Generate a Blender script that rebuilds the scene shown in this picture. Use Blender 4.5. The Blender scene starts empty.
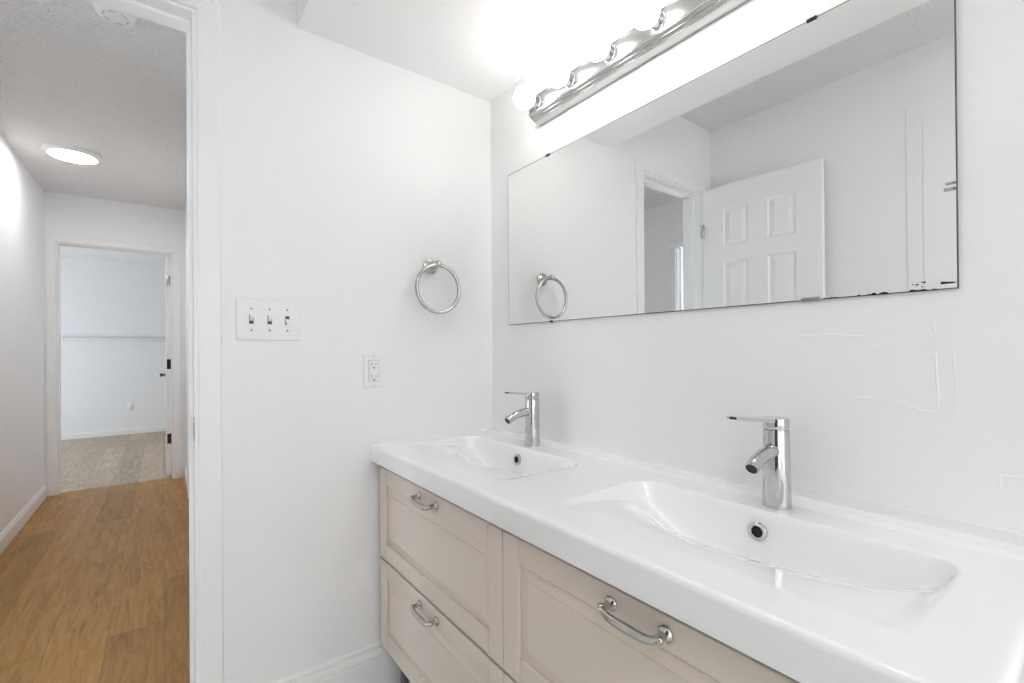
import bpy, bmesh, math, random
from mathutils import Vector, Matrix, noise

random.seed(4)
PI = math.pi
SC = bpy.context.scene
COL = SC.collection

# ------------------------------------------------------------------ camera
CAM_H = 1.126
FPX = 461.672
YAW, PITCH, ROLL = (math.radians(a) for a in (37.1036, 0.1759, -0.4547))
fw = Vector((math.sin(YAW) * math.cos(PITCH), math.cos(YAW) * math.cos(PITCH), math.sin(PITCH)))
rt = Vector((math.cos(YAW), -math.sin(YAW), 0))
up = rt.cross(fw)
r2 = rt * math.cos(ROLL) + up * math.sin(ROLL)
u2 = -rt * math.sin(ROLL) + up * math.cos(ROLL)
cam_d = bpy.data.cameras.new('camera')
cam_d.sensor_fit = 'HORIZONTAL'
cam_d.sensor_width = 36
cam_d.lens = FPX / 1024 * 36
cam_d.shift_y = (349.207 - 341.5) / 1024
cam_d.clip_start = 0.02
cam = bpy.data.objects.new('camera', cam_d)
COL.objects.link(cam)
M = Matrix.Identity(4)
for i in range(3):
    M[i][0], M[i][1], M[i][2] = r2[i], u2[i], -fw[i]
M[2][3] = CAM_H
cam.matrix_world = M
SC.camera = cam

# ------------------------------------------------------------------ world, daylight, exposure
W = bpy.data.worlds.new('sky')
SC.world = W
W.use_nodes = True
bg = W.node_tree.nodes['Background']
bg.inputs['Color'].default_value = (0.72, 0.86, 1.0, 1)
bg.inputs['Strength'].default_value = 1.0
SC.view_settings.view_transform = 'Standard'
SC.view_settings.look = 'None'
SC.view_settings.gamma = 1
SC.view_settings.use_curve_mapping = False
SC.view_settings.exposure = 0.63
BULB = 10.3            # vanity globes
HALL = 26.0             # flush ceiling light in the hall
SC.cycles.max_bounces = 16
SC.cycles.diffuse_bounces = 12
SC.cycles.glossy_bounces = 8
SC.cycles.sample_clamp_indirect = 8.0
SC.cycles.caustics_reflective = False
SC.cycles.use_denoising = True


def area(name, loc, rot, sx, sy, power, col):
    d = bpy.data.lights.new(name, 'AREA')
    d.shape = 'RECTANGLE'
    d.size, d.size_y, d.energy, d.color = sx, sy, power, col
    o = bpy.data.objects.new(name, d)
    COL.objects.link(o)
    o.location = loc
    o.rotation_euler = rot
    return o


# daylight entering through the bedroom and study windows (area lights outside the openings, facing in, +X)
area('bedroom_daylight', (-3.05, 6.9, 1.0), (0, -PI / 2, 0), 1.2, 1.6, 35, (0.80, 0.90, 1.0))
area('fill_room_light', (2.75, -2.9, 1.35), (0, PI / 2, 0), 1.6, 1.9, 92, (0.985, 0.99, 1.0))  # added fill light for the bathroom, outside the made-up room's window, facing -X
area('study_daylight', (-3.75, 2.6, 1.45), (0, -PI / 2, 0), 1.3, 1.9, 130, (0.80, 0.90, 1.0))


# ------------------------------------------------------------------ materials
def mat(name, col=(0.8, 0.8, 0.8), rough=0.5, metal=0.0, coat=0.0, emit=None, estr=0.0, spec=0.5):
    m = bpy.data.materials.new(name)
    m.use_nodes = True
    b = m.node_tree.nodes['Principled BSDF']
    b.inputs['Base Color'].default_value = (*col, 1)
    b.inputs['Roughness'].default_value = rough
    b.inputs['Metallic'].default_value = metal
    b.inputs['Coat Weight'].default_value = coat
    b.inputs['Coat Roughness'].default_value = 0.06
    b.inputs['Specular IOR Level'].default_value = spec
    if emit:
        b.inputs['Emission Color'].default_value = (*emit, 1)
        b.inputs['Emission Strength'].default_value = estr
    return m


def add_bump(m, scale, strength, dist=0.002, detail=3, kind='noise', stretch=None):
    nt = m.node_tree
    b = nt.nodes['Principled BSDF']
    tc = nt.nodes.new('ShaderNodeTexCoord')
    src = tc.outputs['Object']
    if stretch:
        mp = nt.nodes.new('ShaderNodeMapping')
        mp.inputs['Scale'].default_value = stretch
        nt.links.new(src, mp.inputs['Vector'])
        src = mp.outputs['Vector']
    if kind == 'noise':
        t = nt.nodes.new('ShaderNodeTexNoise')
        t.inputs['Detail'].default_value = detail
        out = t.outputs['Fac']
    else:
        t = nt.nodes.new('ShaderNodeTexVoronoi')
        t.feature = 'SMOOTH_F1'
        out = t.outputs['Distance']
    t.inputs['Scale'].default_value = scale
    nt.links.new(src, t.inputs['Vector'])
    bp = nt.nodes.new('ShaderNodeBump')
    bp.inputs['Strength'].default_value = strength
    bp.inputs['Distance'].default_value = dist
    nt.links.new(out, bp.inputs['Height'])
    prev = b.inputs['Normal'].links
    if prev:
        nt.links.new(prev[0].from_socket, bp.inputs['Normal'])
    nt.links.new(bp.outputs['Normal'], b.inputs['Normal'])
    return m


m_wall = add_bump(add_bump(mat('wall_paint', (0.87, 0.87, 0.867), 0.55), 90, 0.35, 0.0012), 9, 0.25, 0.004)
m_hallwall = add_bump(mat('hall_wall_paint', (0.88, 0.885, 0.895), 0.6), 80, 0.3, 0.001)
m_ceil = add_bump(mat('ceiling_paint', (0.92, 0.92, 0.918), 0.7), 60, 0.3, 0.0015)
m_pop = add_bump(add_bump(mat('popcorn_ceiling', (0.90, 0.90, 0.895), 0.9), 75, 0.8, 0.012, detail=4), 130, 0.9, 0.012, kind='voronoi')
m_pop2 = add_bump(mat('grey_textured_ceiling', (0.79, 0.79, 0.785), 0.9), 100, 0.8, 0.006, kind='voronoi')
m_trim = mat('trim_paint', (0.87, 0.87, 0.866), 0.34)
m_door = mat('door_paint', (0.87, 0.87, 0.866), 0.4)
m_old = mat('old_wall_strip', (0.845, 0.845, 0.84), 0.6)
m_ceramic = mat('ceramic', (0.93, 0.932, 0.93), 0.06, coat=0.5)
m_chrome = mat('chrome', (0.57, 0.578, 0.585), 0.04, 1.0)
m_nickel = add_bump(mat('brushed_nickel', (0.50, 0.495, 0.485), 0.22, 1.0), 200, 0.05, 0.0004, stretch=(1, 1, 8))
m_pull = mat('polished_nickel', (0.60, 0.575, 0.54), 0.10, 1.0)
m_bar = mat('fixture_metal', (0.56, 0.56, 0.56), 0.24, 1.0)
m_bar2 = mat('fixture_plate', (0.32, 0.32, 0.32), 0.36, 1.0)
m_dark = mat('black_plastic', (0.012, 0.012, 0.012), 0.5)
m_hole = mat('dark_opening', (0.01, 0.01, 0.01), 0.8)
m_bronze = mat('dark_bronze', (0.035, 0.03, 0.03), 0.4, 0.7)
m_plate = mat('white_plastic', (0.85, 0.85, 0.845), 0.28)
m_slot = mat('slot_shadow', (0.08, 0.08, 0.08), 0.6)
m_vent = mat('grey_slot', (0.55, 0.55, 0.55), 0.6)
m_screw = mat('painted_screw', (0.30, 0.30, 0.29), 0.5)
m_mirror = mat('mirror_silver', (0.90, 0.905, 0.90), 0.0, 1.0)
m_mback = mat('mirror_edge', (0.10, 0.11, 0.105), 0.4)
m_beige = mat('beige_lacquer', (0.75, 0.66, 0.575), 0.32)
m_carc = mat('cabinet_carcass', (0.42, 0.37, 0.32), 0.5)
m_leg = mat('leg_metal', (0.20, 0.18, 0.17), 0.35, 0.8)
m_bulb = mat('lit_globe', (0.9, 0.9, 0.9), 0.3, emit=(1.0, 0.965, 0.925), estr=BULB)
m_fill_disc = mat('fill_diffuser', (0.9, 0.9, 0.9), 0.4, emit=(1.0, 0.985, 0.97), estr=28)  # glow of the fill lamp added behind the viewpoint
m_disc = mat('lit_diffuser', (0.9, 0.9, 0.9), 0.4, emit=(1.0, 0.98, 0.96), estr=HALL)
m_blind = mat('blind_slat', (0.85, 0.87, 0.9), 0.5)
m_glass = bpy.data.materials.new('window_glass')
m_glass.use_nodes = True
_nt = m_glass.node_tree
_nt.nodes.remove(_nt.nodes['Principled BSDF'])
_tr = _nt.nodes.new('ShaderNodeBsdfTransparent')
_gl = _nt.nodes.new('ShaderNodeBsdfGlossy')
_gl.inputs['Roughness'].default_value = 0.02
_mx = _nt.nodes.new('ShaderNodeMixShader')
_mx.inputs['Fac'].default_value = 0.06
_nt.links.new(_tr.outputs[0], _mx.inputs[1])
_nt.links.new(_gl.outputs[0], _mx.inputs[2])
_nt.links.new(_mx.outputs[0], _nt.nodes['Material Output'].inputs['Surface'])


def plank_mat(name, dark, mid, light):
    m = bpy.data.materials.new(name)
    m.use_nodes = True
    nt = m.node_tree
    N, L = nt.nodes, nt.links
    b = N['Principled BSDF']
    b.inputs['Roughness'].default_value = 0.45
    b.inputs['Specular IOR Level'].default_value = 0.3
    tc = N.new('ShaderNodeTexCoord')
    mp = N.new('ShaderNodeMapping')
    mp.inputs['Rotation'].default_value = (0, 0, PI / 2)
    L.new(tc.outputs['Object'], mp.inputs['Vector'])
    br = N.new('ShaderNodeTexBrick')
    br.offset = 0.37
    br.inputs['Scale'].default_value = 1.0
    br.inputs['Brick Width'].default_value = 1.22
    br.inputs['Row Height'].default_value = 0.18
    br.inputs['Mortar Size'].default_value = 0.0008
    br.inputs['Mortar Smooth'].default_value = 0.3
    br.inputs['Color1'].default_value = (0, 0, 0, 1)
    br.inputs['Color2'].default_value = (1, 1, 1, 1)
    br.inputs['Mortar'].default_value = (0.25, 0.25, 0.25, 1)
    L.new(mp.outputs['Vector'], br.inputs['Vector'])
    # grain, shifted per plank
    sx = N.new('ShaderNodeVectorMath'); sx.operation = 'MULTIPLY'
    sx.inputs[1].default_value = (2.2, 19, 1)
    L.new(mp.outputs['Vector'], sx.inputs[0])
    ad = N.new('ShaderNodeVectorMath'); ad.operation = 'MULTIPLY_ADD'
    ad.inputs[1].default_value = (7, 3, 5)
    L.new(br.outputs['Color'], ad.inputs[0]); L.new(sx.outputs[0], ad.inputs[2])
    n1 = N.new('ShaderNodeTexNoise')
    n1.inputs['Scale'].default_value = 1.3
    n1.inputs['Detail'].default_value = 9
    n1.inputs['Roughness'].default_value = 0.70
    n1.inputs['Distortion'].default_value = 1.6
    L.new(ad.outputs[0], n1.inputs['Vector'])
    rp = N.new('ShaderNodeValToRGB')
    e = rp.color_ramp.elements
    e[0].position, e[0].color = 0.33, (*dark, 1)
    e[1].position, e[1].color = 0.68, (*light, 1)
    k = e.new(0.5); k.color = (*mid, 1)
    L.new(n1.outputs['Fac'], rp.inputs['Fac'])
    hs = N.new('ShaderNodeHueSaturation')
    ma = N.new('ShaderNodeMapRange')
    ma.inputs['To Min'].default_value, ma.inputs['To Max'].default_value = 0.86, 1.12
    L.new(br.outputs['Color'], ma.inputs['Value'])
    L.new(ma.outputs['Result'], hs.inputs['Value'])
    L.new(rp.outputs['Color'], hs.inputs['Color'])
    mx = N.new('ShaderNodeMix'); mx.data_type = 'RGBA'
    mx.inputs['B'].default_value = (dark[0] * .7, dark[1] * .7, dark[2] * .7, 1)
    L.new(br.outputs['Fac'], mx.inputs['Factor'])
    L.new(hs.outputs['Color'], mx.inputs['A'])
    L.new(mx.outputs['Result'], b.inputs['Base Color'])
    return m


m_tile = mat('pale_grey_floor', (0.60, 0.605, 0.61), 0.4)
m_floor = plank_mat('oak_planks', (0.265, 0.125, 0.032), (0.385, 0.205, 0.060), (0.47, 0.27, 0.092))
m_floor2 = plank_mat('grey_oak_planks', (0.33, 0.25, 0.18), (0.46, 0.365, 0.27), (0.56, 0.46, 0.36))


# ------------------------------------------------------------------ mesh builder
class MB:
    def __init__(self):
        self.bm = bmesh.new()

    def box(self, x0, x1, y0, y1, z0, z1, bev=0.0, seg=2):
        vs = [self.bm.verts.new((x, y, z)) for x in (x0, x1) for y in (y0, y1) for z in (z0, z1)]
        fs = [(0, 1, 3, 2), (4, 6, 7, 5), (0, 4, 5, 1), (2, 3, 7, 6), (0, 2, 6, 4), (1, 5, 7, 3)]
        faces = [self.bm.faces.new([vs[i] for i in f]) for f in fs]
        if bev > 0:
            es = list({e for f in faces for e in f.edges})
            bmesh.ops.bevel(self.bm, geom=es, offset=bev, segments=seg, profile=0.5, affect='EDGES')
        return self

    def prism(self, pts, axis, a0, a1):
        """2-D polygon extruded along an axis; pts are the two other coordinates in x,y,z order."""
        def P(p, a):
            if axis == 'x': return (a, p[0], p[1])
            if axis == 'y': return (p[0], a, p[1])
            return (p[0], p[1], a)
        A = [self.bm.verts.new(P(p, a0)) for p in pts]
        B = [self.bm.verts.new(P(p, a1)) for p in pts]
        n = len(pts)
        self.bm.faces.new(A)
        self.bm.faces.new(B[::-1])
        for i in range(n):
            j = (i + 1) % n
            self.bm.faces.new((A[i], A[j], B[j], B[i]))
        return self

    def rings(self, rings, cap0=True, cap1=True, closed=False):
        R = [[self.bm.verts.new(p) for p in r] for r in rings]
        n = len(R[0])
        m = len(R)
        for i in range(m if closed else m - 1):
            a, b = R[i], R[(i + 1) % m]
            for k in range(n):
                l = (k + 1) % n
                self.bm.faces.new((a[k], a[l], b[l], b[k]))
        if not closed:
            if cap0: self.bm.faces.new(R[0][::-1])
            if cap1: self.bm.faces.new(R[-1])
        return self

    def lathe(self, prof, origin, direction, seg=32, cap0=True, cap1=True):
        """prof: (radius, distance along direction)."""
        d = Vector(direction).normalized()
        a = d.orthogonal().normalized()
        b = d.cross(a)
        o = Vector(origin)
        rings = []
        for r, h in prof:
            r = max(r, 1e-5)
            rings.append([o + d * h + (a * math.cos(2 * PI * k / seg) + b * math.sin(2 * PI * k / seg)) * r for k in range(seg)])
        return self.rings(rings, cap0, cap1)

    def tube(self, path, rad, seg=16, closed=False, flat=1.0):
        path = [Vector(p) for p in path]
        n = len(path)
        rings = []
        t0 = (path[1] - path[0]).normalized()
        a = t0.orthogonal().normalized()
        for i in range(n):
            if closed: t = (path[(i + 1) % n] - path[i - 1]).normalized()
            elif i == 0: t = t0
            elif i == n - 1: t = (path[-1] - path[-2]).normalized()
            else: t = (path[i + 1] - path[i - 1]).normalized()
            a = (a - t * a.dot(t)).normalized()
            b = t.cross(a)
            r = rad[i] if isinstance(rad, (list, tuple)) else rad
            rings.append([path[i] + (a * math.cos(2 * PI * k / seg) + b * math.sin(2 * PI * k / seg) * flat) * r for k in range(seg)])
        return self.rings(rings, closed=closed)

    def sphere(self, c, r, u=32, v=20, sc=(1, 1, 1)):
        mtx = Matrix.Translation(c) @ Matrix.Diagonal((*sc, 1))
        bmesh.ops.create_uvsphere(self.bm, u_segments=u, v_segments=v, radius=r, matrix=mtx)
        return self

    def build(self, name, m, parent=None, loc=None, smooth=True, angle=35):
        bm = self.bm
        bmesh.ops.recalc_face_normals(bm, faces=bm.faces[:])
        for f in bm.faces: f.smooth = smooth
        lim = math.radians(angle)
        for e in bm.edges:
            e.smooth = not (len(e.link_faces) == 2 and e.calc_face_angle(0) > lim)
        me = bpy.data.meshes.new(name)
        bm.to_mesh(me)
        bm.free()
        o = bpy.data.objects.new(name, me)
        me.materials.append(m)
        COL.objects.link(o)
        if parent: o.parent = parent
        if loc: o.location = loc
        return o


def thing(name, label, cat, loc=(0, 0, 0), rotz=0, group=None):
    o = bpy.data.objects.new(name, None)
    COL.objects.link(o)
    o.empty_display_size = 0.05
    o.location = loc
    o.rotation_euler = (0, 0, rotz)
    o['label'] = label
    o['category'] = cat
    if group: o['group'] = group
    return o


def struct(o, label=None):
    o['kind'] = 'structure'
    if label: o['label'] = label
    return o


def dup(root, loc, label=None):
    r = root.copy()
    COL.objects.link(r)
    r.location = loc
    if label: r['label'] = label
    for ch in list(root.children):
        c = ch.copy()
        COL.objects.link(c)
        c.parent = r
        for g in list(ch.children):
            d = g.copy()
            COL.objects.link(d)
            d.parent = c
    return r


# ================================================================== SETTING
XW = 1.018            # face of the mirror wall
YA = 1.472            # face of the wall with the switches
YB = 1.579            # its hall side
CH = 2.42             # ceiling
SOF = 2.09            # soffit underside
XL = -0.58            # bathroom left wall
Y0 = -1.45            # bathroom end behind the camera
HL, HR = -0.7475, 0.168
YF, YF2 = 5.139, 5.249
FX = -1.55            # foyer left wall
YR = 8.40             # bedroom back wall

# --- floors and ceilings
struct(MB().box(XL - .1, 1.14, Y0 - .1, YA + .04, -0.06, 0).build('floor_bathroom', m_tile))
struct(MB().box(-1.66, 1.14, YA + .04, YF2 - .03, -0.06, 0).build('floor', m_floor), 'warm oak plank floor of the hall')
struct(MB().box(-3.0, 2.1, YF2 - .03, YR + .1, -0.06, 0).build('floor_bedroom', m_floor2), 'paler plank floor of the room beyond the hall')
struct(MB().box(-3.7, -1.66, -0.3, 4.4, -0.06, 0).build('floor_study', m_floor2))
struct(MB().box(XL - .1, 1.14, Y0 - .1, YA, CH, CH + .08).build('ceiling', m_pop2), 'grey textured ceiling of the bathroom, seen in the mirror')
struct(MB().box(0.322, 1.14, Y0 - .1, YA, SOF, CH, 0.0).build('ceiling_soffit', m_ceil), 'dropped ceiling over the vanity')
struct(MB().box(-1.66, 0.4, YA, YF2, CH, CH + .08).build('ceiling_hall', m_pop), 'grey popcorn ceiling of the hall')
struct(MB().box(-3.0, 2.1, YF2, YR + .1, CH, CH + .08).build('ceiling_bedroom', m_ceil))
struct(MB().box(-3.7, -1.66, -0.3, 4.4, CH, CH + .08).build('ceiling_study', m_ceil))

# --- wall with switches (doorway at its left)
OX0, OX1, OZ = -0.465, 0.066, 2.026
w = MB()
w.box(-1.66, OX0 - .02, YA, YB, 0, CH)
w.box(OX1 + .02, 1.14, YA, YB, 0, CH)
w.box(OX0 - .02, OX1 + .02, YA, YB, OZ + .02, CH)
struct(w.build('wall_back', m_wall, smooth=False), 'white bathroom wall with the light switches')

# --- mirror wall with paint ridges
w = MB()
w.box(XW, XW + .1, Y0 - .1, YA, 0, CH)
def ridge(pts, r):
    q = []
    for i in range(len(pts) - 1):
        a, b = Vector((XW, *pts[i])), Vector((XW, *pts[i + 1]))
        n = max(2, int((b - a).length / .012))
        for k in range(n):
            p = a.lerp(b, k / n)
            q.append(p + Vector((0, 1, 1)) * 0.0012 * noise.noise(p * 60))
    q.append(Vector((XW, *pts[-1])))
    w.tube(q, [1.25 * r * (.55 + .45 * abs(noise.noise(p * 25))) for p in q], 8)
ridge([(0.186, 1.117), (0.184, 1.03)], .0016)
ridge([(0.165, 1.12), (0.160, 1.02)], .0009)
ridge([(0.30, 1.035), (0.25, 1.034), (0.225, 1.033)], .0012)
ridge([(0.225, 1.028), (0.205, 1.02), (0.188, 1.018)], .0012)
ridge([(0.113, 0.93), (0.078, 0.93)], .0012)
ridge([(0.113, 0.93), (0.114, 0.91)], .0012)
ridge([(0.40, 1.15), (0.33, 1.152), (0.28, 1.146)], .0009)
ridge([(0.44, 1.17), (0.44, 1.11)], .0009)
ridge([(0.19, 1.175), (0.186, 1.15)], .0014)
struct(w.build('wall_right', m_wall, smooth=True), 'white wall behind the mirror and the basins')
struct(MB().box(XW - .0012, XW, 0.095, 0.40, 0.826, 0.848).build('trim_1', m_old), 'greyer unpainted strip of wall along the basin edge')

# --- bathroom left wall, with a painted-over panel, and the end behind the camera
w = MB().box(XL - .1, XL, Y0 - .1, YA, 0, CH)
w.box(XL, XL + .003, 0.16, 0.566, 0.9, 2.176, .0025)
w.box(XL, XL + .005, 0.16, 0.512, 0.95, 2.12, .0025)
struct(w.build('wall_left', m_wall, smooth=False))
# --- unseen room added behind the viewpoint, its side window giving fill light
DX0, DX1, DY = -1.6, 2.6, -4.2
struct(MB().box(DX0 - .1, DX1 + .1, DY - .1, Y0 - .1, -0.06, 0).build('floor_fill_room', m_tile))
struct(MB().box(DX0 - .1, DX1 + .1, DY - .1, Y0 - .1, CH, CH + .08).build('ceiling_fill_room', m_ceil))
struct(MB().box(DX0, DX1, DY - .1, DY, 0, CH).build('wall_fill_room_front', m_wall, smooth=False))
struct(MB().box(DX0 - .1, DX0, DY - .1, Y0, 0, CH).build('wall_fill_room_left', m_wall, smooth=False))
w = MB()
w.box(DX1, DX1 + .1, DY - .1, -3.85, 0, CH).box(DX1, DX1 + .1, -1.95, Y0, 0, CH)
w.box(DX1, DX1 + .1, -3.85, -1.95, 0, .55).box(DX1, DX1 + .1, -3.85, -1.95, 2.15, CH)
struct(w.build('wall_fill_room_right', m_wall, smooth=False))
struct(MB().box(DX0, XL - .1, Y0 - .1, Y0, 0, CH).box(1.14, DX1, Y0 - .1, Y0, 0, CH).build('wall_fill_room_back', m_wall, smooth=False))
d7 = struct(MB().box(XL, XL + .006, -.72, .10, .01, 2.03).build('added_dark_door', mat('tap_stripe_dark', (.035, .022, .015), .45)), 'dark door added unseen in the bathroom left wall, for the dark stripe in the taps')  # added out of view so the chrome taps reflect a dark stripe
MB().box(XL, XL + .014, -.785, -.725, 0, 2.04, .003).box(XL, XL + .014, .105, .155, 0, 2.04, .003).box(XL, XL + .014, -.785, .155, 2.04, 2.10, .003).build('casing', m_trim, d7)
# --- hall walls
w = MB()
w.box(HL - .11, HL, 3.0, YF, 0, CH)
w.box(-1.66, HL - .11, 3.0, 3.11, 0, CH)
struct(w.build('wall_hall_left', m_hallwall, smooth=False), 'left wall of the hall')
struct(MB().box(HR, HR + .1, YB, YF, 0, CH).build('wall_hall_right', m_hallwall, smooth=False), 'right wall of the hall')
SY0, SY1 = 1.66, 2.335   # doorway in the foyer left wall
w = MB()
w.box(FX - .11, FX, SY1 + .02, 3.11, 0, CH)
w.box(FX - .11, FX, YA, SY0 - .02, 0, CH)
w.box(FX - .11, FX, SY0 - .02, SY1 + .02, 2.03, CH)
struct(w.build('wall_foyer', m_hallwall, smooth=False))
FX0, FX1, FZ = -0.672, 0.070, 2.015
w = MB()
w.box(-3.0, FX0 - .02, YF, YF2, 0, CH)
w.box(FX1 + .02, 2.1, YF, YF2, 0, CH)
w.box(FX0 - .02, FX1 + .02, YF, YF2, FZ + .02, CH)
struct(w.build('wall_hall_end', m_hallwall, smooth=False), 'end wall of the hall with the bedroom doorway')

# --- bedroom beyond
struct(MB().box(-3.0, 2.1, YR, YR + .1, 0, CH).build('wall_bedroom_back', m_hallwall, smooth=False), 'far wall of the room beyond the hall')
struct(MB().box(2.0, 2.1, YF2, YR, 0, CH).build('wall_bedroom_right', m_hallwall, smooth=False))
w = MB()
w.box(-3.0, -2.9, YF2, 6.1, 0, CH)
w.box(-3.0, -2.9, 7.7, YR, 0, CH)
w.box(-3.0, -2.9, 6.1, 7.7, 0, 0.4)
w.box(-3.0, -2.9, 6.1, 7.7, 1.6, CH)
struct(w.build('wall_bedroom_left', m_hallwall, smooth=False))
# --- study (seen in the mirror through two doorways)
w = MB()
w.box(-3.7, -3.6, -0.3, 1.6, 0, CH)
w.box(-3.7, -3.6, 3.6, 4.4, 0, CH)
w.box(-3.7, -3.6, 1.6, 3.6, 0, 0.8)
w.box(-3.7, -3.6, 1.6, 3.6, 2.1, CH)
struct(w.build('wall_study_left', m_hallwall, smooth=False))
struct(MB().box(-3.6, -1.66, -0.3, -0.2, 0, CH).build('wall_study_front', m_hallwall, smooth=False))
w = MB()
w.box(-3.6, -1.66, 4.3, 4.4, 0, CH)
w.box(-1.76, -1.66, 3.11, 4.3, 0, CH)
w.box(-1.76, -1.66, -0.2, YA, 0, CH)
struct(w.build('wall_study_back', m_hallwall, smooth=False))


def window(name, x, y0, y1, z0, z1):
    r = struct(MB().box(x - .02, x + .02, y0, y0 + .05, z0, z1).box(x - .02, x + .02, y1 - .05, y1, z0, z1)
               .box(x - .02, x + .02, y0 + .05, y1 - .05, z0, z0 + .05).box(x - .02, x + .02, y0 + .05, y1 - .05, z1 - .05, z1)
               .box(x - .015, x + .015, (y0 + y1) / 2 - .02, (y0 + y1) / 2 + .02, z0 + .05, z1 - .05).build(name, m_trim, smooth=False))
    MB().box(x - .003, x + .003, y0 + .05, y1 - .05, z0 + .05, z1 - .05).build('pane', m_glass, r)
    return r


window('window_1', -2.95, 6.1, 7.7, 0.4, 1.6)
window('window_2', -3.65, 1.6, 3.6, 0.8, 2.1)
window('added_fill_window', DX1 + .05, -3.85, -1.95, 0.55, 2.15)  # made-up window, lets the fill light into the added room
bl = thing('window_blind', 'white slatted blind glowing with daylight, seen in the mirror through two doorways', 'blind', (-3.58, 2.6, 0.8))
b = MB()
for k in range(50):
    zc = 0.02 + k * .0252
    b.prism([(-.011, zc - .006), (.011, zc + .005), (.011, zc + .006), (-.011, zc - .005)], 'y', -.97, .97)
b.build('slats', m_blind, bl, smooth=False)
MB().box(-.02, .02, -.98, .98, 1.275, 1.32, .003).build('head_rail', m_trim, bl)


# --- door frames: jamb lining + casing
def frame_y(name, x0, x1, z1, y0, y1, cw, ct, stop_y, label):
    """doorway in a wall facing y; casings on both faces"""
    j = MB()
    j.box(x0 - .02, x0, y0, y1, 0, z1 + .02).box(x1, x1 + .02, y0, y1, 0, z1 + .02).box(x0, x1, y0, y1, z1, z1 + .02)
    s0, s1 = stop_y
    j.box(x0, x0 + .011, s0, s1, 0, z1, .002).box(x1 - .011, x1, s0, s1, 0, z1, .002).box(x0 + .011, x1 - .011, s0, s1, z1 - .011, z1, .002)
    fr = struct(j.build(name, m_trim, smooth=False), label)
    for ya, yb in ((y0 - ct, y0), (y1, y1 + ct)):
        c = MB()
        a, d = x0 - .008, x1 + .008
        zt = z1 + .008
        rim = .004
        front = ya if ya < y0 else yb
        back = y0 if ya < y0 else y1
        def strip(quad):
            # a flat board with eased edges, mitred at the corners
            cx = sum(q[0] for q in quad) / 4
            cz = sum(q[1] for q in quad) / 4
            inn = []
            for i in range(4):
                p, q, r = Vector(quad[i - 1]), Vector(quad[i]), Vector(quad[(i + 1) % 4])
                e1, e2 = (q - p).normalized(), (r - q).normalized()
                n1, n2 = Vector((-e1.y, e1.x)), Vector((-e2.y, e2.x))
                if n1.dot(Vector((cx, cz)) - q) < 0: n1.negate()
                if n2.dot(Vector((cx, cz)) - q) < 0: n2.negate()
                bis = (n1 + n2)
                inn.append(q + bis * (rim / (1 + n1.dot(n2))))
            mid = front + (back - front) * .28
            V = []
            for pts, yy in ((quad, back), (quad, mid), (inn, front)):
                V.append([(p[0], yy, p[1]) for p in pts])
            c.rings(V)
        strip([(a - cw, 0), (a, 0), (a, zt), (a - cw, zt + cw)])
        strip([(d, 0), (d + cw, 0), (d + cw, zt + cw), (d, zt)])
        strip([(a, zt), (d, zt), (d + cw, zt + cw), (a - cw, zt + cw)])
        c.build('casing', m_trim, fr, angle=20)
    return fr


fr = frame_y('door_1', OX0, OX1, OZ, YA, YB, .053, .014, (YA + .038, YA + .073), 'white frame of the bathroom doorway')
sp = MB().box(OX1 - .0012, OX1, YA + .006, YA + .03, .893, .957, .0005)
sp.build('strike_plate', m_nickel, fr)
MB().box(OX1 - .0016, OX1 - .001, YA + .012, YA + .023, .91, .94).build('strike_hole', m_hole, fr)
frame_y('door_2', FX0, FX1, FZ, YF, YF2, .055, .014, (YF + .03, YF + .066), 'white frame of the doorway at the end of the hall')

# foyer doorway (wall facing x)
j = MB()
j.box(FX - .11, FX, SY0 - .02, SY0, 0, 2.03).box(FX - .11, FX, SY1, SY1 + .02, 0, 2.03).box(FX - .11, FX, SY0, SY1, 2.01, 2.03)
j.box(FX - .075, FX - .04, SY1 - .011, SY1, 0, 2.01)
fr3 = struct(j.build('door_3', m_trim, smooth=False), 'frame of the side room doorway seen in the mirror')
c = MB()
c.box(FX, FX + .014, SY1 + .008, SY1 + .072, 0, 2.018, .003).box(FX, FX + .014, SY0 - .064, SY0 - .008, 0, 2.018, .003).box(FX, FX + .014, SY0 - .064, SY1 + .072, 2.018, 2.082, .003)
c.build('casing', m_trim, fr3)
# closed door in the hall right wall
d4 = struct(MB().box(HR - .004, HR, 3.58, 4.34, 0.01, 2.02).build('door_4', m_door), 'closed door in the right wall of the hall')
MB().box(HR - .018, HR, 4.345, 4.41, 0, 2.03, .003).box(HR - .018, HR, 3.51, 3.575, 0, 2.03, .003).box(HR - .018, HR, 3.51, 4.41, 2.03, 2.095, .003).build('casing', m_trim, d4)


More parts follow.
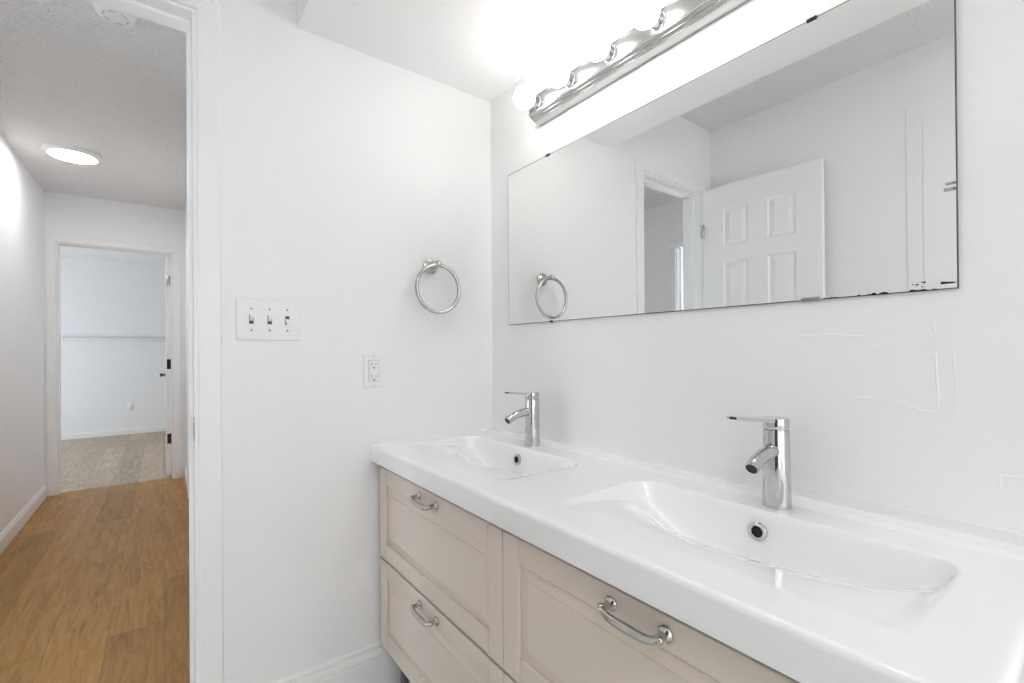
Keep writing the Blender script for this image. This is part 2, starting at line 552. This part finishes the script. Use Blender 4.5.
# --- panelled door leaves
def leaf(name, wdt, hgt, loc, rotz, label, pulls):
    """hinge edge on local x=0, leaf along +x, thickness along y 0..-0.035"""
    T = .035
    r = struct(thing(name, label, 'door', loc, rotz))
    del r['category']
    st, mu = .115 * wdt / .6, .10 * wdt / .6
    pw = (wdt - 2 * st - mu) / 2
    rows = [(hgt - .335, hgt - .125), (hgt - 1.06, hgt - .425), (.24, hgt - 1.26)]
    f = MB()
    f.box(0, wdt, -T + .008, -.008, 0, hgt)
    xs = [(0, st), (st + pw, st + pw + mu), (wdt - st, wdt)]
    zs = [(0, rows[2][0]), (rows[2][1], rows[1][0]), (rows[1][1], rows[0][0]), (rows[0][1], hgt)]
    for side in (0, 1):
        ya, yb = ((-.008, 0), (-T, -T + .008))[side]
        for x0, x1 in xs: f.box(x0, x1, ya, yb, 0, hgt)
        for z0, z1 in zs:
            f.box(xs[0][1], xs[1][0], ya, yb, z0, z1)
            f.box(xs[1][1], xs[2][0], ya, yb, z0, z1)
    f.build('stiles', m_door, r, smooth=False)
    for z0, z1 in rows:
        for x0 in (st, st + pw + mu):
            x1 = x0 + pw
            p = MB()
            for ya, yb in ((-.008, -.0005), (-T + .008, -T + .0005)):
                V = []
                for ins, y in ((.0, yb - (yb - ya) * .15), (.006, yb - (yb - ya) * .9), (.012, yb - (yb - ya) * .9), (.036, yb), (.040, yb)):
                    V.append([(x0 + ins, y, z0 + ins), (x1 - ins, y, z0 + ins), (x1 - ins, y, z1 - ins), (x0 + ins, y, z1 - ins)])
                p.rings(V, cap0=False)
            p.build('panel', m_door, r, angle=10)
    return r


bd = leaf('door_5', .592, 2.025, (-.467, YA - .018, .012), math.radians(-92.6), 'white six-panel bathroom door standing open, seen in the mirror', None)
for zz in (1.79, 1.0, .22):
    MB().lathe([(.005, -.04), (.006, -.038), (.006, .038), (.005, .04)], (.0, .005, zz), (0, 0, 1), 12).build('hinge', m_nickel, bd)
kb = MB().lathe([(.03, 0), (.03, .006), (.012, .01), (.011, .03), (.026, .04), (.028, .055), (.018, .064), (.0, .066)], (.532, 0, .93), (0, 1, 0), 24)
kb.lathe([(.03, 0), (.03, .006), (.012, .01), (.011, .03), (.026, .04), (.028, .055), (.018, .064), (.0, .066)], (.532, -.035, .93), (0, -1, 0), 24)
kb.build('knob', m_nickel, bd)

bl2 = leaf('door_6', .72, 1.995, (.080, YF2 + .008, .012), math.radians(90), 'white bedroom door swung open at the end of the hall', None)
bl2.location = (.021, YF2 + .008, .012)
for zz, mm in ((1.775, m_nickel), (1.015, m_bronze), (.335, m_bronze)):
    MB().box(-.002, .0, -.034, -.008, zz - .045, zz + .045, .0008).lathe([(.0065, -.045), (.0065, .045)], (-.002, -.037, zz), (0, 0, 1), 12).build('hinge', mm, bl2)
kb = MB().lathe([(.022, 0), (.022, .004), (.009, .007), (.009, .022), (.018, .030), (.020, .038), (.011, .045), (.0, .047)], (.64, 0, .895), (0, 1, 0), 24)
kb.build('knob', m_bronze, bl2)


# --- baseboards
def base_prof(h, t):
    return [(0, 0), (t, 0), (t, h * .74), (t * .93, h * .765), (t * .62, h * .775), (t * .72, h * .80), (t * .66, h * .865), (t * .56, h * .90), (t * .30, h * .908), (t * .46, h * .93), (t * .46, h * .97), (t * .25, h), (0, h)]


b = MB().prism([(YA - p[0], p[1]) for p in base_prof(.183, .021)], 'x', OX1 + .062, XW)
struct(b.build('baseboard_back', m_trim, angle=20), 'tall moulded baseboard under the switches')
b = MB().prism([(HL + p[0], p[1]) for p in base_prof(.10, .013)], 'y', 3.0, YF)
struct(b.build('baseboard_hall_left', m_trim, angle=20), 'white baseboard along the left hall wall')
b = MB().prism([(HR - p[0], p[1]) for p in base_prof(.10, .013)], 'y', 4.41, YF)
b.prism([(YF - p[0], p[1]) for p in base_prof(.22, .013)], 'x', .158, HR)
struct(b.build('baseboard_hall_right', m_trim, angle=20))
b = MB().prism([(YR - p[0], p[1]) for p in base_prof(.075, .013)], 'x', -2.9, 2.0)
struct(b.build('baseboard_bedroom', m_trim, angle=20))
b = MB().prism([(XL + p[0], p[1]) for p in base_prof(.183, .016)], 'y', Y0, YA - .06)
struct(b.build('baseboard_left', m_trim, angle=20))
# moulding strips across the bedroom wall
struct(MB().box(-2.9, 2.0, YR - .05, YR, 1.365, 1.392, .003).box(-2.9, 2.0, YR - .05, YR, 1.315, 1.340, .003).build('trim_2', m_trim), 'double rail across the far bedroom wall')

# ================================================================== VANITY
FXC = .555     # drawer front plane
CB, CT = .187, .772


def drawer_front(z0, z1, wdt):
    """frame-and-raised-panel front; local: faces -x at x=0, y 0..wdt"""
    f = MB()
    st, ra, th = .052, .050, .018
    f.box(.009, th, 0, wdt, z0, z1)
    f.box(0, .009, 0, st, z0, z1, .0014, 1)
    f.box(0, .009, wdt - st, wdt, z0, z1, .0014, 1)
    f.box(.0010, .009, st + .0008, wdt - st - .0008, z0, z0 + ra, .0016, 1)
    f.box(.0010, .009, st + .0008, wdt - st - .0008, z1 - ra, z1, .0016, 1)
    V = []
    for ins, x in ((.0, .0092), (.0, .0080), (.0035, .0086), (.025, .0034), (.0256, .0010), (.0275, .0004)):
        a, b_, c_, d_ = st + ins, wdt - st - ins, z0 + ra + ins, z1 - ra - ins
        V.append([(x, a, c_), (x, b_, c_), (x, b_, d_), (x, a, d_)])
    f.rings(V)
    return f


def bow_handle(yc, zc):
    h = MB()
    L = .049
    for s in (-1, 1):
        h.lathe([(.0115, 0), (.0118, .0015), (.010, .004), (.0062, .007), (.0055, .016), (.0065, .020)], (0, yc + s * L, zc), (-1, 0, 0), 20)
    pts, rad = [], []
    n = 24
    for k in range(n + 1):
        t = -1 + 2 * k / n
        y = yc + t * (L + .004)
        bul = 1 - abs(t) ** 4
        pts.append((-.019 - .007 * bul, y, zc - .006 * bul))
        rad.append(.0044 + .0028 * (1 - t * t) ** .8)
    h.tube(pts, rad, 14)
    h.sphere((-.019, yc + L + .004, zc), .0056, 14, 8).sphere((-.019, yc - L - .004, zc), .0056, 14, 8)
    return h


def make_cabinet(loc, label, wdt):
    r = thing('vanity_cabinet', label, 'cabinet', loc, 0, 'vanity cabinets under the basins')
    D = XW - .02 - FXC
    b = MB()
    b.box(.020, D, .002, .020, CB, CT).box(.020, D, wdt - .020, wdt - .002, CB, CT)
    b.box(.020, D, .020, wdt - .020, CB, CB + .016).box(D - .01, D, .020, wdt - .020, CB + .016, CT)
    b.box(.020, .09, .020, wdt - .020, CT - .016, CT)
    b.build('body', m_carc, r, smooth=False)
    for z0, z1 in ((CB, .4625), (.4705, .757)):
        d = drawer_front(z0, z1, wdt).build('drawer', m_beige, r, angle=12)
        bow_handle(wdt / 2, z1 - .026).build('handle', m_pull, d)
    for x in (.06, D - .05):
        for y in (.05, wdt - .05):
            MB().lathe([(.016, 0), (.018, .004), (.018, .012), (.0135, .016), (.0135, CB)], (x, y, 0), (0, 0, 1), 20).build('leg', m_leg, r)
    return r


CWD = .673
cab = make_cabinet((FXC, .774, 0), 'beige two-drawer vanity cabinet next to the wall with the switches', CWD)
dup(cab, (FXC, .774 - CWD - .003, 0), 'beige two-drawer vanity cabinet under the basin farther from the switches')

# --- double basin top
TOP = .826
BX0, BX1 = .600, .886
BAS = (.403, 1.129)
X0C, Y0C = .537, .060


def sstep(a, b, t):
    t = max(0, min(1, (t - a) / (b - a)))
    return t * t * (3 - 2 * t)


def top_z(x, y):
    z = TOP
    z += .0035 * sstep(.958, .974, x)
    for c in BAS:
        hx, hy, r = (BX1 - BX0) / 2, .271, .042
        qx, qy = abs(x - (BX0 + BX1) / 2) - hx + r, abs(y - c) - hy + r
        sd = -(math.hypot(max(qx, 0), max(qy, 0)) + min(max(qx, qy), 0) - r)
        if sd <= 0: continue
        shelf = .085 * max(0, x - BX0 - .012)
        ex, ey = (BX1 + .005 - x) / .178, (y - c) / .246
        e = math.sqrt(ex * ex + ey * ey)
        q = (1 - e) / .62
        q = math.log1p(math.exp(min(q * 5.5, 60))) / 5.5
        q = min(q, 1)
        bowl = .082 * math.sin(PI / 2 * q)
        m = math.sin(PI / 2 * min(1, sd / .030)) ** 1.25
        # soften the outer lip
        z -= (shelf + bowl) * m
    return z


def edge_drop(d, r=.010):
    if d >= r: return 0
    return r - math.sqrt(max(0, r * r - (r - d) ** 2))


def axis_vals(lo, hi, step, r, both):
    v = [lo + r * (1 - math.cos(PI / 2 * k / 6)) for k in range(6)]
    n = int((hi - lo - (2 if both else 1) * r) / step)
    a, b_ = lo + r, hi - (r if both else 0)
    v += [a + (b_ - a) * k / n for k in range(n + 1)]
    if both: v += [hi - r * (1 - math.cos(PI / 2 * k / 6)) for k in range(5, -1, -1)]
    return v


XS = axis_vals(X0C, XW, .0026, .010, False)
YS = axis_vals(Y0C, YA, .0032, .010, False)
sk = thing('washbasin', 'white ceramic double washbasin top with two shallow rectangular bowls', 'sink', (0, 0, 0))
bm = bmesh.new()
G = []
for x in XS:
    row = []
    for y in YS:
        z = top_z(x, y)
        dx, dy = x - X0C, y - Y0C
        if dx < .010 and dy < .010:
            z -= edge_drop(max(0, .010 - math.hypot(.010 - dx, .010 - dy)))
        else:
            z -= edge_drop(min(dx, dy))
        row.append(bm.verts.new((x, y, z)))
    G.append(row)
for i in range(len(XS) - 1):
    for k in range(len(YS) - 1):
        bm.faces.new((G[i][k], G[i + 1][k], G[i + 1][k + 1], G[i][k + 1]))
loop = [G[i][0] for i in range(len(XS))] + [G[-1][k] for k in range(1, len(YS))] + [G[i][-1] for i in range(len(XS) - 2, -1, -1)] + [G[0][k] for k in range(len(YS) - 2, 0, -1)]
low = []
for v in loop:
    low.append(bm.verts.new((v.co.x, v.co.y, CT)))
for i in range(len(loop)):
    k = (i + 1) % len(loop)
    bm.faces.new((loop[i], loop[k], low[k], low[i]))
mb = MB(); mb.bm.free(); mb.bm = bm
mb.build('basin_top', m_ceramic, sk, angle=50)


def surf(x, y):
    e = .002
    n = Vector((-(top_z(x + e, y) - top_z(x - e, y)) / (2 * e), -(top_z(x, y + e) - top_z(x, y - e)) / (2 * e), 1)).normalized()
    return Vector((x, y, top_z(x, y))), n


for c in BAS:
    # overflow on the rear slope: find the spot at z = .790
    x = .86
    while top_z(x, c) < .788: x += .0004
    p, n = surf(x, c + .006)
    n = (n + Vector((-1.0, 0, 0))).normalized()
    ov = MB().lathe([(.0165, -.012), (.0165, .0012), (.0155, .0026), (.0125, .0028), (.0102, .0018), (.0095, -.004), (.0095, -.011)], p + n * .003, n, 32, cap0=False, cap1=False).build('overflow_ring', m_chrome, sk)
    MB().lathe([(.0098, -.002), (.0098, -.001)], p + n * .003, n, 28).build('overflow_hole', m_hole, ov)
    MB().lathe([(.031, -.004), (.031, .002), (.028, .0035), (.01, .004), (.0, .004)], (.80, c, top_z(.80, c)), (0, 0, 1), 32).build('drain', m_chrome, sk)


# --- taps
def make_tap(loc, label):
    r = thing('basin_tap', label, 'tap', loc, 0, 'chrome taps on the double washbasin')
    body = MB().lathe([(.0252, 0), (.0254, .0015), (.0247, .012), (.0238, .05), (.0228, .10), (.0223, .1455), (.0218, .1470), (.0205, .1475)], (0, 0, 0), (0, 0, 1), 48)
    body.build('body', m_chrome, r)
    # curved spout
    pts, n = [], 22
    for k in range(n + 1):
        t = k / n
        pts.append((-.005 - .098 * t + .005 * t ** 3, 0, .109 + .002 * t - .024 * t ** 2.2))
    rad = [.0132 - .0016 * (k / n) for k in range(n + 1)]
    sp = MB().tube(pts, rad, 28).build('spout', m_chrome, r)
    d = (Vector(pts[-1]) - Vector(pts[-2])).normalized()
    MB().lathe([(.0098, -.002), (.0098, .0008), (.004, .0008)], pts[-1], d, 24).build('aerator', m_dark, sp)
    # cap and flat lever, turning together
    lv = MB().lathe([(.0195, .147), (.0195, .1490), (.0220, .1495), (.0224, .1505), (.0224, .1675), (.0218, .1688), (.0, .1692)], (0, 0, 0), (0, 0, 1), 48)
    V = []
    for k in range(13):
        t = k / 12
        x = -.008 - .100 * t
        hw = .0150 - .0035 * t
        if t > .9: hw *= math.sqrt(max(.05, 1 - ((t - .9) / .105) ** 2))
        zc = .1685 + .0080 * t ** 1.3
        th = .0070 * (1 - t) + .0048 * t
        V.append([(x, -hw, zc - th), (x, hw, zc - th), (x, hw + .0005, zc - th * .5), (x, hw, zc), (x, -hw, zc), (x, -hw - .0005, zc - th * .5)])
    lv.rings(V)
    lv.build('lever', m_chrome, r, angle=30)
    return r


tap = make_tap((.932, 1.129, TOP - .0008), 'chrome mixer tap over the basin beside the switch wall')
tap2 = dup(tap, (.932, .3995, TOP - .0008), 'chrome mixer tap over the basin farther from the switch wall')
for ch in tap2.children:
    if ch.name.startswith('lever'): ch.rotation_euler = (0, 0, math.radians(-22))

# ================================================================== MIRROR AND LIGHT
XM = 1.013
MY0, MY1, MZ0, MZ1 = .157, 1.357, 1.220, 1.769
mr = thing('wall_mirror', 'large frameless wall mirror with a chipped lower edge', 'mirror', (XM, 0, 0))
MB().box(.0003, .0056, MY0, MY1, MZ0, MZ1).build('backing', m_mback, mr, smooth=False)
MB().box(0, .0006, MY0 + .0016, MY1 - .0018, MZ0 + .0016, MZ1 - .0020).build('glass', m_mirror, mr, smooth=False)
MB().box(.0056, .009, MY0 + .1, MY1 - .1, MZ0 + .1, MZ1 - .1).build('mounting_pad', m_mback, mr, smooth=False)
def chip(yc, wd, ht, z=MZ0):
    n = max(4, int(wd / .004))
    up_, dn = [], []
    for k in range(n + 1):
        y = yc - wd / 2 + wd * k / n
        e = math.sin(PI * k / n) ** .4
        up_.append((y, z + ht * e * (.45 + .75 * random.random())))
        dn.append((y, z))
    MB().prism(up_ + dn[::-1], 'x', -.0004, .0002).build('chip', m_dark, mr, smooth=False)
for yc, wd, ht in ((.205, .030, .005), (.186, .012, .003), (.278, .045, .0022), (.253, .018, .0045), (.266, .012, .004), (.33, .02, .0025), (.345, .010, .003), (.32, .015, .0018), (.37, .02, .003), (.225, .02, .0016), (.30, .03, .0016), (.405, .02, .0014), (.29, .008, .003),
                   (1.05, .2, .0006), (1.315, .03, .0013), (1.26, .015, .002), (.72, .3, .0006), (.47, .1, .001)):
    chip(yc, wd, ht)
MB().prism([(.178, MZ0 + .013), (.178, MZ0 + .0085), (.163, MZ0 + .0085), (.1585, MZ0 + .010), (.163, MZ0 + .0112)], 'x', -.0004, .0002).build('chip', m_dark, mr, smooth=False)
for k in range(9):
    y, z = .19 + random.random() * .022, MZ0 + .005 + random.random() * .010
    MB().box(-.0004, .0002, y, y + .0022, z, z + .0016).build('chip', m_dark, mr, smooth=False)
for y in (1.135, .361):
    MB().box(-.003, .006, y - .009, y + .009, MZ1 - .004, MZ1 + .002, .0012).build('clip', m_dark, mr)
MB().box(-.003, .006, 1.120, 1.131, MZ0 - .003, MZ0 + .004, .001).build('clip', m_dark, mr)
MB().box(-.003, .006, .352, .384, MZ0 - .002, MZ0 + .006, .002).build('clip', mat('grey_clip', (.25, .25, .25), .5), mr)
c = MB().box(-.003, .006, .158, .171, 1.388, 1.3915, .0008).box(-.003, .006, .158, .173, 1.3785, 1.3830, .0008)
c.build('clip', m_nickel, mr)

vl = thing('vanity_light', 'six-globe vanity light bar with nickel backplate above the mirror', 'light', (XW, .753, 1.925))
HLW = .423
half = [(0, -.044), (-.010, -.044), (-.020, -.0425), (-.029, -.0395), (-.0290, -.0380), (-.0345, -.0365), (-.0395, -.0335), (-.0395, -.0320), (-.0445, -.0305), (-.0485, -.0275), (-.0490, -.0262), (-.0525, -.0255), (-.0530, -.0235), (-.0500, -.0225)]
prof = half + [(p[0], -p[1]) for p in half[::-1]]
MB().prism(prof, 'y', -HLW, HLW).build('backplate', m_bar, vl, angle=25)
MB().box(-.0512, -.0495, -HLW + .001, HLW - .001, -.0218, .0218, .0005).build('face_plate', m_bar2, vl)
for k in range(6):
    y = .381 - k * .1525
    s = MB().lathe([(.0215, .0505), (.0215, .0530), (.0188, .0550), (.0188, .0700), (.0196, .0705), (.0196, .0745), (.0172, .0755), (.0160, .0730)], (0, y, 0), (-1, 0, 0), 28).build('socket', m_bar, vl)
    R = .0345
    c0 = .103
    a0 = math.asin(.0155 / R)
    prof_b = [(.0140, .0690), (.0148, .0705)]
    for q in range(21):
        a = PI - a0 - (PI - a0) * q / 20
        prof_b.append((R * math.sin(a) if q < 20 else 0, c0 + R * math.cos(a)))
    MB().lathe(prof_b, (0, y, 0), (-1, 0, 0), 32).build('bulb', m_bulb, vl)

# ================================================================== WALL FITTINGS
tr = thing('towel_ring', 'nickel towel ring on the wall between the outlet and the mirror', 'towel ring', (.753, YA, 1.424))
MB().lathe([(.0265, 0), (.0270, .003), (.0255, .007), (.0215, .009), (.0205, .013), (.0165, .015), (.0115, .020), (.0090, .028), (.0080, .042), (.0095, .050)], (0, 0, 0), (0, -1, 0), 40).build('rosette', m_nickel, tr)
MB().sphere((0, -.063, .001), .0125, 24, 14).lathe([(.0068, .044), (.0090, .050), (.0080, .055)], (0, 0, 0), (0, -1, 0), 24).lathe([(.0045, 0), (.0055, .003), (.0, .006)], (0, -.073, .001), (0, -1, 0), 16).build('ball_post', m_nickel, tr)
MB().tube([((.0805) * math.sin(2 * PI * k / 64), -.063, -.0845 + .0805 * math.cos(2 * PI * k / 64)) for k in range(64)], .0066, 16, closed=True).build('ring', m_nickel, tr)

sw = thing('light_switch', 'white triple toggle light switch plate beside the doorway', 'light switch', (.2435, YA, 1.219))
MB().box(-.0825, .0825, -.0065, 0, -.0585, .0585, .0035, 3).build('cover_plate', m_plate, sw)
for k, s in ((-1, 1), (0, 1), (1, -1)):
    x = k * .046
    MB().box(x - .0055, x + .0055, -.0070, -.0062, -.0125, .0125).build('toggle_slot', m_slot, sw)
    t = MB()
    t.rings([[(x - .0042, -.0066, -.006 + .002 * s), (x + .0042, -.0066, -.006 + .002 * s), (x + .0042, -.0066, .006 + .002 * s), (x - .0042, -.0066, .006 + .002 * s)],
             [(x - .0038, -.0185, .0045 * s + s * .0045 - .0035), (x + .0038, -.0185, .0045 * s + s * .0045 - .0035), (x + .0038, -.0185, .0045 * s + s * .0045 + .0035), (x - .0038, -.0185, .0045 * s + s * .0045 + .0035)]])
    t.build('toggle', m_plate, sw, smooth=False)
    for z in (-.030, .030):
        MB().lathe([(.0029, -.001), (.0029, .0007), (.0022, .0012)], (x, -.0065, z), (0, -1, 0), 16).build('screw', m_screw, sw)


def outlet(loc, label, deco):
    r = thing('wall_outlet', label, 'outlet', loc)
    MB().box(-.034, .034, -.006, 0, -.0545, .0545, .003, 3).build('cover_plate', m_plate, r)
    if deco:
        MB().box(-.0172, .0172, -.0066, -.0055, -.0342, .0342).build('seam', mat('seam_shadow', (.35, .35, .35), .6), r)
    f = MB().box(-.0160, .0160, -.0082, -.004, -.0330, .0330, .001).build('receptacle', m_plate, r)
    for zc in (.0185, -.0205):
        MB().box(-.0078, -.0058, -.0085, -.008, zc - .0012, zc + .0075).build('slot', m_slot, f)
        MB().box(.0056, .0074, -.0085, -.008, zc - .0005, zc + .0068).build('slot', m_slot, f)
        MB().lathe([(.0029, 0), (.0029, .0004)], (-.0002, -.0081, zc - .0085), (0, -1, 0), 16).build('slot', m_slot, f)
    for z in (-.0475, .0475):
        MB().lathe([(.0026, -.001), (.0026, .0006), (.002, .001)], (0, -.006, z), (0, -1, 0), 14).build('screw', mat('plate_screw', (.6, .6, .6), .4), r)
    return r


outlet((.546, YA, 1.0645), 'white rectangular outlet on the wall below the towel ring', True)
outlet((-.365, YR, .385), 'small white outlet on the far wall of the room beyond the hall', False)

# ================================================================== HALL FITTINGS
cl = thing('ceiling_light', 'round flush white ceiling light glowing in the hall', 'light', (-.455, 4.06, CH))
MB().lathe([(.142, 0), (.142, .012), (.139, .020), (.130, .026), (.118, .027)], (0, 0, 0), (0, 0, -1), 56, cap1=False).build('rim', m_plate, cl)
MB().lathe([(.119, .020), (.118, .0265), (.10, .0285), (.05, .030), (.0, .0305)], (0, 0, 0), (0, 0, -1), 56).build('diffuser', m_disc, cl)
fill_lamp = dup(cl, (-.15, -.55, CH), 'round flush ceiling light added for fill in the bathroom, unseen behind the viewpoint')  # extra lamp out of view, added to brighten the bathroom
struct(fill_lamp)
del fill_lamp['category']
for ch in fill_lamp.children:
    if ch.name.startswith('diffuser'):
        ch.data = ch.data.copy()
        ch.data.materials[0] = m_fill_disc
sd = thing('smoke_detector', 'round white smoke detector on the popcorn ceiling just past the doorway', 'smoke detector', (-.135, 2.26, CH))
MB().lathe([(.066, 0), (.066, .008), (.063, .014), (.057, .030), (.050, .036), (.03, .038), (.0, .038)], (0, 0, 0), (0, 0, -1), 48).build('housing', m_plate, sd)
for k in range(6):
    a = 2 * PI * k / 6 + .3
    q = Vector((math.cos(a), math.sin(a), 0))
    t = Vector((-math.sin(a), math.cos(a), 0))
    p = q * .036 + Vector((0, 0, -.0378))
    MB().tube([p - t * .011, p + t * .011], .0022, 8).build('vent_slot', m_vent, sd)
